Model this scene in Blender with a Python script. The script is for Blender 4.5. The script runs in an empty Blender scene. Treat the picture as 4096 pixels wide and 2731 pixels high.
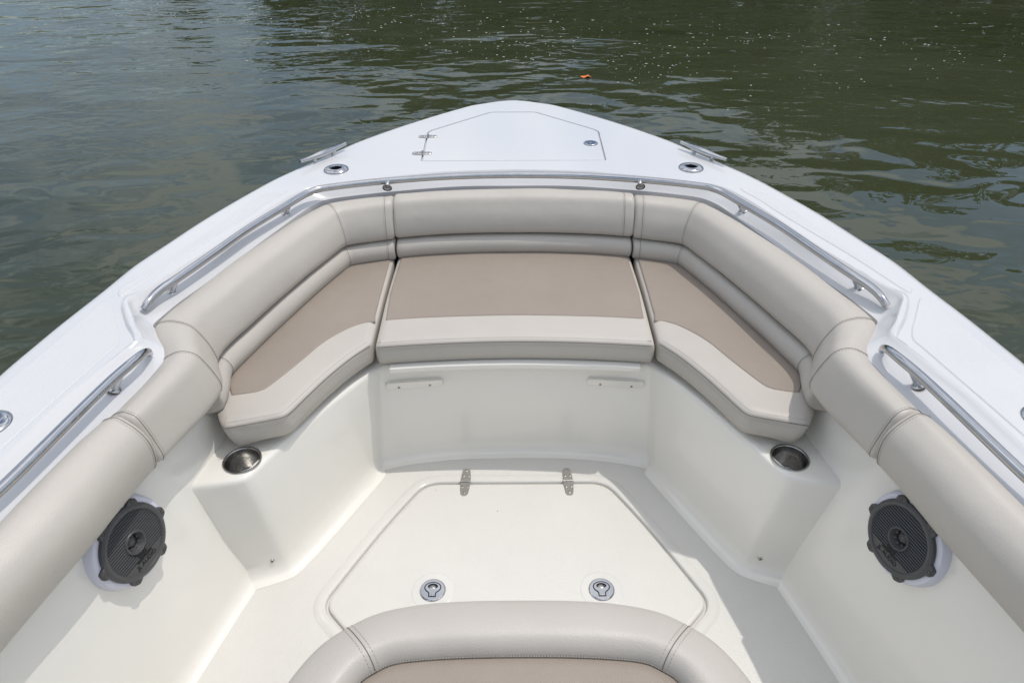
import bpy, bmesh, math, random
from mathutils import noise, Vector, Matrix, Vector as V2
from mathutils.geometry import delaunay_2d_cdt
random.seed(7)
R = math.radians
C = bpy.context.scene.collection
XC = 0.009                     # boat centreline
EYE = 1.65                     # lens height above the cockpit floor (z = 0)
PITCH, ROLL = R(35.0), R(0.27)
FPX = 4096 * 24.0 / 36.0
WATER_Z = -0.38

# ------------------------------------------------------------------ survey helpers
# the boat was measured from the photograph: a sight line is intersected with the level it lies on
def sight(px, py):
    x = (px - 2048) / FPX; y = (py - 1365.5) / FPX
    c, s = math.cos(ROLL), math.sin(ROLL)
    x, y = x * c - y * s, x * s + y * c
    return Vector((x, math.cos(PITCH) - y * math.sin(PITCH), -(math.sin(PITCH) + y * math.cos(PITCH))))
def L(px, py, z):              # boat coordinates (x from the centreline) on level z
    r = sight(px, py); p = r * ((z - EYE) / r.z)
    return Vector((p.x - XC, p.y, z))
def dk(Y): return 0.70 + 0.02 * (Y - 1.3)
def D(px, py, dz=0.0):         # on the deck plane, which rises gently to the bow
    r = sight(px, py); k = (0.70 + dz - 0.026 - EYE) / (r.z - 0.02 * r.y); p = r * k
    return Vector((p.x - XC, p.y, p.z + EYE))
def mir(p): return Vector((-p.x, p.y, p.z))
def V(*a): return Vector(a)

# ------------------------------------------------------------------ mesh helpers
def catmull(pts, n=6, closed=False):
    out = []; m = len(pts)
    rng = range(m if closed else m - 1)
    for i in rng:
        if closed: p0, p1, p2, p3 = pts[i-1], pts[i], pts[(i+1) % m], pts[(i+2) % m]
        else:
            p1, p2 = pts[i], pts[i+1]
            p0 = pts[i-1] if i else p1 * 2 - p2
            p3 = pts[i+2] if i + 2 < m else p2 * 2 - p1
        # centripetal-ish: limit tangents to the chord to avoid overshoot
        ch = (p2 - p1).length
        t1 = (p2 - p0); t2 = (p3 - p1)
        l0 = (p1 - p0).length + ch; l1 = (p3 - p2).length + ch
        t1 = t1 * (ch / l0) if l0 > 1e-9 else t1 * 0
        t2 = t2 * (ch / l1) if l1 > 1e-9 else t2 * 0
        for k in range(n):
            t = k / n; a = t * t; b = a * t
            out.append(p1 * (2*b - 3*a + 1) + t1 * (b - 2*a + t) + p2 * (-2*b + 3*a) + t2 * (b - a))
    if not closed: out.append(pts[-1].copy())
    return out
def resample(pts, n):
    d = [0.0]
    for a, b in zip(pts, pts[1:]): d.append(d[-1] + (b - a).length)
    out = []; j = 0
    for i in range(n):
        t = d[-1] * i / (n - 1)
        while j < len(d) - 2 and d[j+1] < t: j += 1
        f = (t - d[j]) / max(1e-9, d[j+1] - d[j])
        out.append(pts[j].lerp(pts[j+1], min(1, max(0, f))))
    return out
def rpoly(pts, r, n=5, closed=True):      # polygon with filleted corners
    out = []; m = len(pts)
    for i in range(m):
        p = pts[i]
        if not closed and i in (0, m - 1): out.append(p.copy()); continue
        a, b = pts[i-1], pts[(i+1) % m]
        rr = r[i] if isinstance(r, (list, tuple)) else r
        u, v = (a - p), (b - p); lu, lv = u.length, v.length
        k = min(rr, lu * .49, lv * .49)
        s, e = p + u * (k / lu), p + v * (k / lv)
        for q in range(n + 1):
            t = q / n
            out.append(s * (1-t)**2 + p * 2*t*(1-t) + e * t*t)
    return out
def clean(pts, tol=1e-4):
    o = []
    for p in pts:
        if not o or (p - o[-1]).length > tol: o.append(p)
    while len(o) > 2 and (o[0] - o[-1]).length < tol: o.pop()
    return o
def area2(p): return sum(p[i-1].x * p[i].y - p[i].x * p[i-1].y for i in range(len(p)))
def ccw(p): return p if area2(p) > 0 else p[::-1]
def inset(pts, d):                        # closed ccw outline moved inwards in plan; tight corners move less
    m = len(pts); out = []
    lim = [1e9] * m
    if d > .004:
        for i in range(m):
            a, p, b = pts[i-2], pts[i], pts[(i+2) % m]
            u = V(p.x-a.x, p.y-a.y, 0); v = V(b.x-p.x, b.y-p.y, 0); lu, lv = u.length, v.length
            if lu < 1e-9 or lv < 1e-9: continue
            cr = (u.x * v.y - u.y * v.x) / (lu * lv)
            if cr > .02: lim[i] = max(.003, .85 * (lu + lv) / 2 / math.asin(min(1, cr)))
    for i in range(m):
        a, p, b = pts[i-1], pts[i], pts[(i+1) % m]
        u = V(p.x-a.x, p.y-a.y, 0).normalized(); v = V(b.x-p.x, b.y-p.y, 0).normalized()
        nu, nv = V(-u.y, u.x, 0), V(-v.y, v.x, 0)
        n = nu + nv
        n = n.normalized() if n.length > 1e-6 else nu
        c = max(.45, n.dot(nu))
        dd = min(d, lim[i], lim[i-1], lim[(i+1) % m]) if d > 0 else d
        out.append(p + n * (dd / c))
    return out
class MB:
    def __init__(s): s.v = []; s.f = []; s.m = []
    def add(s, vs, fs, m=0):
        b = len(s.v); s.v += [Vector(v) for v in vs]
        for f in fs: s.f.append([b + i for i in f]); s.m.append(m)
        return s
    def loft(s, rings, closed=False, cap=False, m=0):
        n = len(rings[0]); vs = [p for r in rings for p in r]; fs = []
        for i in range(len(rings) - 1):
            for j in range(n if closed else n - 1):
                k = (j + 1) % n
                fs.append([i*n + j, i*n + k, (i+1)*n + k, (i+1)*n + j])
        if cap: fs.append(list(range(n))[::-1]); fs.append([(len(rings)-1)*n + j for j in range(n)])
        return s.add(vs, fs, m)
    def fill(s, loops, m=0):              # area bounded by closed loops (first outer, others holes)
        vs = []; es = []; lps = []
        for lp in loops:
            lp = clean(lp, 2e-5); b = len(vs); n = len(lp); vs += lp; lps.append(lp)
            es += [(b + i, b + (i + 1) % n) for i in range(n)]
        co, _e, tf, orig, _a, _b = delaunay_2d_cdt([V2((p.x, p.y)) for p in vs], es, [], 0, 1e-6)
        zs = []
        for k, c in enumerate(co):
            if orig[k]: zs.append(vs[orig[k][0]].z)
            else: zs.append(min(vs, key=lambda p: (p.x - c.x)**2 + (p.y - c.y)**2).z)
        def inside(x, y, lp):
            r = False
            for i in range(len(lp)):
                a, b = lp[i-1], lp[i]
                if (a.y > y) != (b.y > y) and x < (b.x - a.x) * (y - a.y) / (b.y - a.y) + a.x: r = not r
            return r
        fs = []
        for f in tf:
            cx = sum(co[i].x for i in f) / 3; cy = sum(co[i].y for i in f) / 3
            if inside(cx, cy, lps[0]) and not any(inside(cx, cy, h) for h in lps[1:]):
                a, b, c = (co[i] for i in f)
                ar = (b.x-a.x)*(c.y-a.y) - (b.y-a.y)*(c.x-a.x)
                if abs(ar) > 1e-12: fs.append(list(f) if ar > 0 else list(f)[::-1])
        s.add([V(c.x, c.y, z) for c, z in zip(co, zs)], fs, m)
        return s
    def tube(s, pts, r, seg=12, cap=True, m=0, flat=1.0):
        rings = []; n = len(pts); prev = None
        for i, p in enumerate(pts):
            t = (pts[min(n-1, i+1)] - pts[max(0, i-1)]).normalized()
            if prev is None:
                a = V(0, 0, 1) if abs(t.z) < .9 else V(1, 0, 0)
                x = t.cross(a).normalized()
            else:
                x = (prev - t * prev.dot(t)).normalized()
            prev = x; y = t.cross(x)
            rr = r[i] if isinstance(r, (list, tuple)) else r
            rings.append([p + (x * math.cos(2*math.pi*k/seg) + y * math.sin(2*math.pi*k/seg) * flat) * rr for k in range(seg)])
        return s.loft(rings, closed=True, cap=cap, m=m)
    def lathe(s, prof, mat, seg=40, m=0, cap=False):   # prof: (radius, height); mat: frame
        rings = [[mat @ V(r * math.cos(2*math.pi*k/seg), r * math.sin(2*math.pi*k/seg), h) for k in range(seg)] for r, h in prof]
        return s.loft(rings, closed=True, cap=cap, m=m)
    def prism(s, outline, prof, m=0, bottom=False, top=True):   # prof: (inset, z) from bottom to top
        o = ccw(clean(outline)); rings = []
        for d, z in prof:
            q = inset(o, d) if d else o
            rings.append([V(p.x, p.y, z) for p in q])
        s.loft(rings, closed=True, m=m)
        if top: s.fill([rings[-1]], m)
        if bottom: s.fill([rings[0]], m)
        return s
    def dashes(s, pts, step=.0075, ln=.0045, r=.0005, m=0):
        d = 0; seg = []
        tot = sum((b - a).length for a, b in zip(pts, pts[1:]))
        n = int(tot / step)
        if n < 2: return s
        q = resample(pts, n + 1)
        for a, b in zip(q, q[1:]):
            s.tube([a, a.lerp(b, ln / step)], r, 4, m=m)
        return s
    def build(s, name, mats, parent=None, sharp=38, side=1, smooth=True, fixn=True, org=None, weld=False):
        # side -1: mirrored to starboard
        me = bpy.data.meshes.new(name)
        o0 = org if org is not None else (parent_org(parent) if parent else V(0, 0, 0))
        vs = [V(XC + side * p.x, p.y, p.z) - o0 for p in s.v]
        fs = [f if side == 1 else f[::-1] for f in s.f]
        me.from_pydata(vs, [], fs)
        for m in (mats if isinstance(mats, (list, tuple)) else [mats]): me.materials.append(m)
        me.polygons.foreach_set('material_index', s.m)
        bm = bmesh.new(); bm.from_mesh(me)
        if weld: bmesh.ops.remove_doubles(bm, verts=bm.verts, dist=2e-5)
        if fixn: bmesh.ops.recalc_face_normals(bm, faces=bm.faces)
        bm.to_mesh(me); bm.free()
        if smooth:
            me.polygons.foreach_set('use_smooth', [True] * len(me.polygons))
            me.set_sharp_from_angle(angle=R(sharp))
        me.update()
        ob = bpy.data.objects.new(name, me); C.objects.link(ob)
        if parent: ob.parent = parent
        else: ob.location = o0
        return ob
ORG = {}
def parent_org(p): 
    return ORG[p.name] if p.name in ORG else parent_org(p.parent)
def thing(name, label, cat, org, group=None):
    o = bpy.data.objects.new(name, None); C.objects.link(o); o.location = org; o.empty_display_size = .1
    ORG[o.name] = Vector(org)
    o['label'] = label; o['category'] = cat
    if group: o['group'] = group
    return o
def tag(o, label, cat, group=None):
    o['label'] = label; o['category'] = cat
    if group: o['group'] = group
    return o

# ------------------------------------------------------------------ materials
def mat(name, col, rough=.4, metal=0.0, spec=.5, coat=0.0):
    m = bpy.data.materials.new(name); m.use_nodes = True
    b = m.node_tree.nodes['Principled BSDF']
    b.inputs['Base Color'].default_value = (*col, 1); b.inputs['Roughness'].default_value = rough
    b.inputs['Metallic'].default_value = metal; b.inputs['Specular IOR Level'].default_value = spec
    b.inputs['Coat Weight'].default_value = coat; b.inputs['Coat Roughness'].default_value = .08
    return m
def nn(m, t, **k):
    n = m.node_tree.nodes.new(t)
    for a, v in k.items():
        if a in n.inputs.keys(): n.inputs[a].default_value = v
        else: setattr(n, a, v)
    return n
def lk(m, a, b): m.node_tree.links.new(a, b)
def vary(m, col, amt=.04, scale=3.0, bump=None, dirt=0.0, roughvar=0.0):
    """soft tone variation, optional fine bump list of (scale, distance, kind), sparse dirt specks"""
    b = m.node_tree.nodes['Principled BSDF']
    tc = nn(m, 'ShaderNodeTexCoord')
    no = nn(m, 'ShaderNodeTexNoise', Scale=scale, Detail=4.0, Roughness=.6); lk(m, tc.outputs['Object'], no.inputs['Vector'])
    rp = nn(m, 'ShaderNodeValToRGB')
    rp.color_ramp.elements[0].position = .3; rp.color_ramp.elements[1].position = .7
    rp.color_ramp.elements[0].color = (*[c * (1 - amt) for c in col], 1)
    rp.color_ramp.elements[1].color = (*[min(1, c * (1 + amt * .6)) for c in col], 1)
    lk(m, no.outputs['Fac'], rp.inputs['Fac']); out = rp.outputs['Color']
    if dirt:
        vo = nn(m, 'ShaderNodeTexVoronoi', Scale=9.0); lk(m, tc.outputs['Object'], vo.inputs['Vector'])
        lt = nn(m, 'ShaderNodeMath', operation='LESS_THAN'); lt.inputs[1].default_value = .021
        lk(m, vo.outputs['Distance'], lt.inputs[0])
        sp = nn(m, 'ShaderNodeSeparateColor'); lk(m, vo.outputs['Color'], sp.inputs[0])
        gt = nn(m, 'ShaderNodeMath', operation='GREATER_THAN'); gt.inputs[1].default_value = 1 - dirt
        lk(m, sp.outputs[0], gt.inputs[0])
        mu = nn(m, 'ShaderNodeMath', operation='MULTIPLY'); lk(m, lt.outputs[0], mu.inputs[0]); lk(m, gt.outputs[0], mu.inputs[1])
        mx = nn(m, 'ShaderNodeMix', data_type='RGBA'); lk(m, mu.outputs[0], mx.inputs[0])
        lk(m, out, mx.inputs[6]); mx.inputs[7].default_value = (.22, .17, .12, 1); out = mx.outputs[2]
    lk(m, out, b.inputs['Base Color'])
    if roughvar:
        n2 = nn(m, 'ShaderNodeTexNoise', Scale=14.0, Detail=5.0); lk(m, tc.outputs['Object'], n2.inputs['Vector'])
        mr = nn(m, 'ShaderNodeMapRange'); r0 = b.inputs['Roughness'].default_value
        mr.inputs['To Min'].default_value = max(.02, r0 - roughvar); mr.inputs['To Max'].default_value = r0 + roughvar
        lk(m, n2.outputs['Fac'], mr.inputs['Value']); lk(m, mr.outputs[0], b.inputs['Roughness'])
    prev = None
    for sc, dist, kind in (bump or []):
        if kind == 'v':
            t = nn(m, 'ShaderNodeTexVoronoi', Scale=sc); h = t.outputs['Distance']
        else:
            t = nn(m, 'ShaderNodeTexNoise', Scale=sc, Detail=3.0); h = t.outputs['Fac']
        lk(m, tc.outputs['Object'], t.inputs['Vector'])
        bp = nn(m, 'ShaderNodeBump', Strength=1.0, Distance=dist); lk(m, h, bp.inputs['Height'])
        if prev: lk(m, prev.outputs[0], bp.inputs['Normal'])
        prev = bp
    if prev: lk(m, prev.outputs[0], b.inputs['Normal'])
    return m
COL_DECK = (.585, .588, .592); COL_LINER = (.81, .785, .72)
M_deck = vary(mat('deck_gelcoat', COL_DECK, .16, coat=.3), COL_DECK, .02, 2.0, [(1.6, .0014, 'n')], 0.03, .04)
M_skid = vary(mat('deck_non_skid', (.58, .583, .587), .45), (.58, .583, .587), .025, 6.0, [(260.0, .0003, 'v')], 0.25)
M_liner = vary(mat('liner_gelcoat', COL_LINER, .16, coat=.5), COL_LINER, .025, 2.5, [(3.5, .0014, 'n')], .08, .05)
M_floor = vary(mat('floor_non_skid', (.655, .640, .595), .38), (.655, .640, .595), .03, 4.0, [(230.0, .0004, 'v')], .6)
M_frame = vary(mat('floor_gelcoat', (.665, .650, .605), .2, coat=.4), (.665, .650, .605), .02, 4.0)
COL_V = (.485, .451, .402); COL_T = (.295, .250, .208)
M_vinyl = vary(mat('grey_vinyl', COL_V, .42, spec=.4), COL_V, .05, 3.0, [(4.0, .007, 'n'), (22.0, .0007, 'n'), (420.0, .00028, 'v')], 0, .06)
M_tan = vary(mat('tan_vinyl', COL_T, .5, spec=.35), COL_T, .045, 5.0, [(5.0, .007, 'n'), (26.0, .0009, 'n'), (420.0, .0004, 'v')], 0, .08)
M_stitch = mat('stitch_thread', (.36, .335, .30), .7)
M_piping = mat('seam_fold', (.17, .15, .13), .8)
M_chrome = vary(mat('polished_steel', (.50, .50, .505), .11, 1.0), (.50, .50, .505), .08, 30.0, [(60.0, .0001, 'n')], 0, .05)
M_brushed = vary(mat('brushed_steel', (.55, .54, .52), .26, 1.0), (.55, .54, .52), .15, 40.0, None, 0, .08)
M_hinge = vary(mat('satin_steel', (.52, .50, .47), .30, .95), (.52, .50, .47), .05, 30.0)
M_dark = mat('dark_recess', (.012, .012, .014), .5)
M_rubber = mat('brown_gasket', (.12, .09, .07), .6)
M_trim = vary(mat('white_trim_plastic', (.68, .68, .76), .35), (.68, .68, .76), .02, 5.0)
M_grille = vary(mat('charcoal_plastic', (.07, .07, .071), .45), (.07, .07, .071), .1, 20.0)
M_cone = mat('black_cone', (.006, .006, .006), .7)
M_hullg = vary(mat('hull_gelcoat', (.76, .77, .79), .12, coat=.4), (.76, .77, .79), .02)
M_leaf = vary(mat('orange_leaf', (.75, .16, .02), .5), (.72, .17, .02), .35, 40.0)
M_bark = vary(mat('bark', (.10, .075, .05), .85), (.10, .075, .05), .3, 8.0)
M_fol = vary(mat('foliage', (.045, .075, .02), .6), (.045, .075, .02), .45, .7)
M_bank = vary(mat('bank_grass', (.07, .08, .035), .9), (.07, .08, .035), .3, 1.0)

# ================================================================== MOTORBOAT
boat = thing('motorboat', 'white open motorboat seen from its cockpit, bow pointing away over green water', 'motorboat', (XC, 0, WATER_Z))

# ---- traced plan lines of the port side (mirrored to starboard)
GO = [V(-1.34, -1.2, dk(-1.2)), V(-1.33, -.5, dk(-.5)), V(-1.29, .3, dk(.3)), V(-1.235, .8, dk(.8))] + [D(*p, dz=-.015) for p in
      [(0,1500),(128,1392),(240,1300),(400,1175),(522,1076),(635,1000),(815,882),(1000,774),(1097,722),(1212,670),
       (1324,620),(1427,574),(1636,500),(1865,432),(1930,420.5),(1980,413),(2020,409)]]
GO = catmull(GO + [V(0, D(2057, 407.5, dz=-.015).y, 0)], 4)
GO[-1].x = 0
for p in GO: p.z = dk(p.y)
full_out = GO + [mir(p) for p in GO[-2::-1]]         # open line port aft > tip > starboard aft
def off_open(pts, d):                                # move an open plan line to its right-hand side (inboard)
    out = []
    for i, p in enumerate(pts):
        t = pts[min(len(pts)-1, i+1)] - pts[max(0, i-1)]
        n = V(t.y, -t.x, 0).normalized()
        q = p + n * d; out.append(V(q.x, q.y, p.z))
    return out
ROLLS = [(.034, 0), (.028, -.0006), (.019, -.003), (.010, -.0085), (.003, -.017), (0, -.029), (.001, -.05), (.006, -.062)]
g_in = off_open(full_out, .034)
C1px = [(0,1835),(255,1591),(383,1489),(500,1394),(561,1352),(543,1311),(528,1265),(515,1228),(516,1212),(528,1196),(579,1163),
        (681,1094),(834,1000),(1000,884),(1102,816),(1179,772),(1219,755),(1268,743),(1383,726),(1600,702),(1755,687),(2057,676)]
C2px = [(107,2000),(357,1733),(490,1625),(655,1445),(672,1405),(642,1350),(622,1316),(612,1300),(622,1286),(650,1262),(720,1205),
        (808,1143),(1000,1000),(1148,901),(1220,853),(1258,832),(1310,812),(1400,798),(1561,780),(1780,762),(1900,757),(2057,756)]
ZB = .668
C1 = [V(-1.16, -1.2, dk(-1.2)), V(-1.14, -.4, dk(-.4)), V(-1.075, .5, dk(.5))] + [D(*p) for p in C1px]
C2 = [V(-1.04, -1.2, ZB), V(-1.02, -.4, ZB), V(-.965, .5, ZB)] + [L(*p, ZB) for p in C2px]
C1[-1].x = 0; C2[-1].x = 0
for p in C2: p.z += .013 * max(0, min(1, (p.y - 1.9) / .3))
RIMH = [0]*3 + [0, 0, 0, 0, .004, .011, .012, .012, .012, .010, .003, 0] + [0]*10
C1s = catmull([V(p.x, p.y, p.z + h) for p, h in zip(C1, RIMH)], 5); C2s = catmull(C2, 5)
deck_inner = [V(p.x, p.y, dk(p.y)) for p in C1s] ; deck_inner = deck_inner + [mir(p) for p in deck_inner[-2::-1]]

# hull
mb = MB()
rings = []
for d, dz in ROLLS[-1:]: rings.append([V(p.x, p.y, dk(p.y) + dz) for p in off_open(full_out, d)])
for (fx, cy, z) in [(.985, .03, .55), (.96, .10, .30), (.92, .22, .0), (.86, .40, -.35), (.60, .75, -.62), (.02, 1.0, -.8)]:
    rings.append([V(p.x * fx * (1 - .35 * (1 - fx) * max(0, p.y / 3.24) ** 2 * 2), p.y - cy * (max(0, p.y) / 3.24) ** 3, z) for p in full_out])
mb.loft(rings); mb.build('hull', M_hullg, boat)

# deck with rolled gunwale, hatch opening and rod-holder holes
def hatch_outline():
    l = [D(1682,645.5),D(1709,529.5),D(1727,520.5),D(1962,448.5)]
    l = [V(p.x, p.y, 0) for p in l]
    return rpoly(l + [mir(p) for p in l[::-1]], [.010, .008, .008, .018, .018, .008, .008, .010], 6)
hout = ccw(clean(hatch_outline()))
RH = [D(1345, 680), D(-46, 1702)]
rods = [p for q in RH for p in (q, mir(q))]
def circ(c, r, n=32, z=None): return [V(c.x + r * math.cos(2*math.pi*k/n), c.y + r * math.sin(2*math.pi*k/n), c.z if z is None else z) for k in range(n)]
mb = MB()
outer = g_in + deck_inner[::-1]
def ondeck(pts, dz=0): return [V(p.x, p.y, dk(p.y) + dz) for p in pts]
hole = ondeck(hout)
mb.fill([clean(outer), hole] + [ondeck(circ(c, .0225)) for c in rods])
mb.loft([[V(p.x, p.y, dk(p.y) + dz) for p in off_open(full_out, d)] for d, dz in ROLLS])
# hatch gutter
gi = [hole, ondeck(hout, -.004), ondeck(inset(hout, .001), -.009), ondeck(inset(hout, .02), -.010)]
mb.loft(gi, closed=True); mb.fill([gi[-1]])
# coaming slope that runs down from the deck to the cushions
SL = [(0, 0), (.035, .02), (.10, .16), (.22, .36), (.45, .58), (.72, .82), (.93, .985), (1, 1.02)]
sl = []
for u, w in SL:
    sl.append([V(a.x + (b.x - a.x) * u, a.y + (b.y - a.y) * u, a.z + (b.z - a.z) * w) for a, b in zip(C1s, C2s)])
sl.append([V(b.x, b.y, ZB - .09) for b in C2s])
sl = [r + [mir(p) for p in r[-2::-1]] for r in sl]
mb.loft(sl)
mb.build('deck', M_deck, boat, sharp=50, fixn=False)
# the raised rim round each coaming notch
for s in (1, -1):
    Ro = [D(*p) for p in [(494,1397),(533,1370),(502,1304),(488,1258),(483,1232),(488,1214),(502,1199),(562,1161),(679,1094)]]
    Rt = [D(*p) for p in [(496,1396),(545,1358),(517,1304),(502,1258),(495,1229),(498,1214),(511,1197),(569,1162),(680,1094)]]
    hh = [0, .004, .011, .012, .012, .012, .010, .003, 0]
    a = catmull(Ro, 5); b = catmull([V(p.x, p.y, p.z + h) for p, h in zip(Rt, hh)], 5); c = C1s[30:71]
    mb = MB(); mb.loft([[V(p.x, p.y, dk(p.y) - .001) for p in a], [p.lerp(q, .25) for p, q in zip(a, b)], [p.lerp(q, .8) + V(0, 0, .0005) for p, q in zip(a, b)], b,
                        [p.lerp(q, .5) + V(0, 0, .0008) for p, q in zip(b, c)], [p + V(0,0,.0002) for p in c]])
    mb.build('coaming_rim', M_deck, boat, sharp=60, side=s)

# non-skid panels
aft = [V(-1.25, -.9, 0), V(-1.225, .2, 0), V(-1.185, .75, 0)] + [D(*p) for p in [(0,1557),(301,1302),(400,1219),(431,1207),(447,1213),(464,1281),(481,1340),(478,1375),(440,1406),(143,1671),(0,1801)]] + [V(-1.105, .5, 0), V(-1.17, -.4, 0), V(-1.19, -.9, 0)]
fwd = [D(*p) for p in [(472,1172),(485,1156),(563,1107),(681,1028),(850,915),(1000,806),(1040,783),(1095,770),(1150,763),(1130,780),(1079,808),(1000,862),(770,1003),(655,1076),(584,1124),(500,1180),(484,1188),(474,1184)]]
for o in (aft, fwd):
    for s in (1, -1):
        q = ccw(clean(catmull([V(p.x, p.y, 0) for p in o], 4, True) if o is fwd else rpoly([V(p.x, p.y, 0) for p in o], .02)))
        mb = MB(); a = ondeck(q, .0002); b = ondeck(inset(q, .003), .0022)
        mb.loft([a, b], closed=True); mb.fill([b]); mb.build('non_skid_panel', M_skid, boat, side=s, sharp=30)

# ---- hardware builders
def frame(o, x, z):            # local frame: z = normal, x = long axis
    z = z.normalized(); x = (x - z * x.dot(z)).normalized(); y = z.cross(x)
    m = Matrix(((x.x, y.x, z.x, o.x), (x.y, y.y, z.y, o.y), (x.z, y.z, z.z, o.z), (0, 0, 0, 1)))
    return m
def screws(mb, m, pts, r=.0035, mat_s=0, mat_d=1, h=.0015):
    for x, y in pts:
        f = m @ Matrix.Translation((x, y, h))
        mb.lathe([(r * 1.15, 0), (r, .0008), (r * .8, .0012), (.0001, .0014)], f, 14, m=mat_s)
        mb.lathe([(r * .45, .0017), (.0001, .0018)], f, 8, m=mat_d)
def hinge(parent, o, xdir, ln, wd, s=1, name='hinge', nz=V(0, 0, 1)):
    m = frame(o, xdir, nz); mb = MB()
    for sg in (1, -1):
        pl = [V(sg * .003, -wd/2, 0), V(sg * .003, wd/2, 0), V(sg * ln * .42, wd * .36, 0), V(sg * ln * .5, wd * .22, 0), V(sg * ln * .5, -wd * .22, 0), V(sg * ln * .42, -wd * .36, 0)]
        pl = ccw(clean(rpoly(pl, .004, 4)))
        rg = [[m @ V(p.x, p.y, z) for p in (inset(pl, d) if d else pl)] for d, z in ((0, 0), (0, .0018), (.0012, .0028))]
        mb.loft(rg, closed=True); 
        mb.add(rg[-1], [list(range(len(rg[-1])))])
        screws(mb, m, [(sg * ln * .20, wd * .24), (sg * ln * .20, -wd * .24), (sg * ln * .41, 0)], .0038, 0, 1, .0026)
    for k in range(3):
        y0 = -wd/2 + wd * k / 3 + .0006; y1 = -wd/2 + wd * (k + 1) / 3 - .0006
        mb.tube([m @ V(0, y0, .0035), m @ V(0, y1, .0035)], .0038, 12)
    return mb.build(name, [M_hinge, M_dark], parent, side=s, sharp=35)
def latch(parent, o, ydir, r, s=1):
    """flush ring with a keyhole well and a pull that fills it"""
    x = ydir.cross(V(0, 0, 1)); m = frame(o, x, V(0, 0, 1)); mb = MB()
    # keyhole outline in units of r (round head up, stem down)
    key = []
    for k in range(0, 21):
        a = R(-50 + 280 * k / 20); key.append(V(.66 * math.cos(a), .18 + .50 * math.sin(a), 0))
    key += [V(-.30, -.32, 0), V(-.30, -.66, 0), V(.30, -.66, 0), V(.30, -.32, 0)]
    key = ccw(clean(rpoly(key, .06, 3))); key = [p * r for p in key]
    outr = [V(r * math.cos(2*math.pi*k/48), r * math.sin(2*math.pi*k/48), 0) for k in range(48)]
    prof = [(1.0, 0), (.985, .0022), (.94, .0036), (.90, .0042)]
    mb.loft([[m @ (V(p.x * a, p.y * a, z)) for p in outr] for a, z in prof], closed=True)
    bm = MB(); bm.fill([[V(p.x * .9, p.y * .9, 0) for p in outr], key])
    mb.add([m @ V(p.x, p.y, .0042) for p in bm.v], bm.f)
    mb.loft([[m @ V(p.x, p.y, z) for p in key] for z in (.0042, .0006)], closed=True, m=1)
    bm = MB(); bm.fill([key]); mb.add([m @ V(p.x, p.y, .0008) for p in bm.v], bm.f, 1)
    # pull
    ki = inset(key, r * .085)
    ho = []
    for k in range(24):
        a = 2*math.pi*k/24; ho.append(V(.40 * r * math.cos(a), r * (.26 + (.26 if math.sin(a) > 0 else .20) * math.sin(a)), 0))
    sl_ = [V(-.1*r, -.60*r, 0), V(-.1*r, -.47*r, 0), V(0, -.41*r, 0), V(.1*r, -.47*r, 0), V(.1*r, -.60*r, 0)]
    pk = [p for p in ki]
    for z0, z1 in ((.0012, .0048),):
        bm = MB(); bm.fill([pk, ho])
        mb.add([m @ V(p.x, p.y, z1) for p in bm.v], bm.f)
        mb.loft([[m @ V(p.x, p.y, z) for p in pk] for z in (z0, z1)], closed=True)
        mb.loft([[m @ V(p.x, p.y, z) for p in ho] for z in (z1, z0)], closed=True)
    mb.lathe([(.10 * r, .0048), (.085 * r, .0062), (.0001, .0066)], m @ Matrix.Translation((0, -.50 * r, 0)), 14, m=2)
    mb.lathe([(.24 * r, .001), (.22 * r, .003), (.1 * r, .0042), (.0001, .0043)], m @ Matrix.Translation((-.02 * r, .20 * r, 0)), 16, m=2)
    return mb.build('latch', [M_chrome, M_dark, M_brushed], parent, side=s, sharp=35)

# deck hatch
hi = inset(hout, .0042)
mb = MB()
rg = [ondeck(inset(hi, d), z) for d, z in ((0, -.0085), (0, -.003), (.001, -.0008), (.003, .0004), (.006, .0008))]
mb.loft(rg, closed=True); mb.fill([rg[-1]])
dh = mb.build('deck_hatch', M_deck, boat, sharp=60, fixn=False)
for px in ((1712, 548), (1688, 615)):
    o = D(*px); hinge(dh, V(o.x, o.y, dk(o.y) + .0008), V(1, 0, 0), .075, .032)
o = D(2362.6, 575); o.z = dk(o.y) + .0008
latch(dh, o, V(.2, 1, 0), .029)

# rod holders
for c in rods:
    t = V(0, 0, 1); sgn = -1 if c.x < 0 else 1
    m = frame(V(c.x, c.y, dk(c.y)), V(1, .15 * sgn, 0), V(0, -.02, 1))
    mb = MB()
    mb.lathe([(.0455, -.001), (.0455, .003), (.043, .006), (.036, .009), (.028, .0105), (.0235, .0105), (.0215, .0065)], m @ Matrix.Diagonal((1.0, 1.0, 1, 1)), 48)
    for k in range(3):
        a = R(-80 + 120 * k); 
        mb.lathe([(.0045, .0078), (.004, .0085), (.0001, .0088)], m @ Matrix.Translation((.034 * math.cos(a), .034 * math.sin(a), .0002)), 12, m=1)
    rh = mb.build('rod_holder', [M_chrome, M_dark], boat, sharp=50)
    mb = MB(); mb.lathe([(.0214, .0065), (.0212, -.15), (.0001, -.15)], m, 32); mb.build('liner_tube', M_dark, rh)

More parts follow.
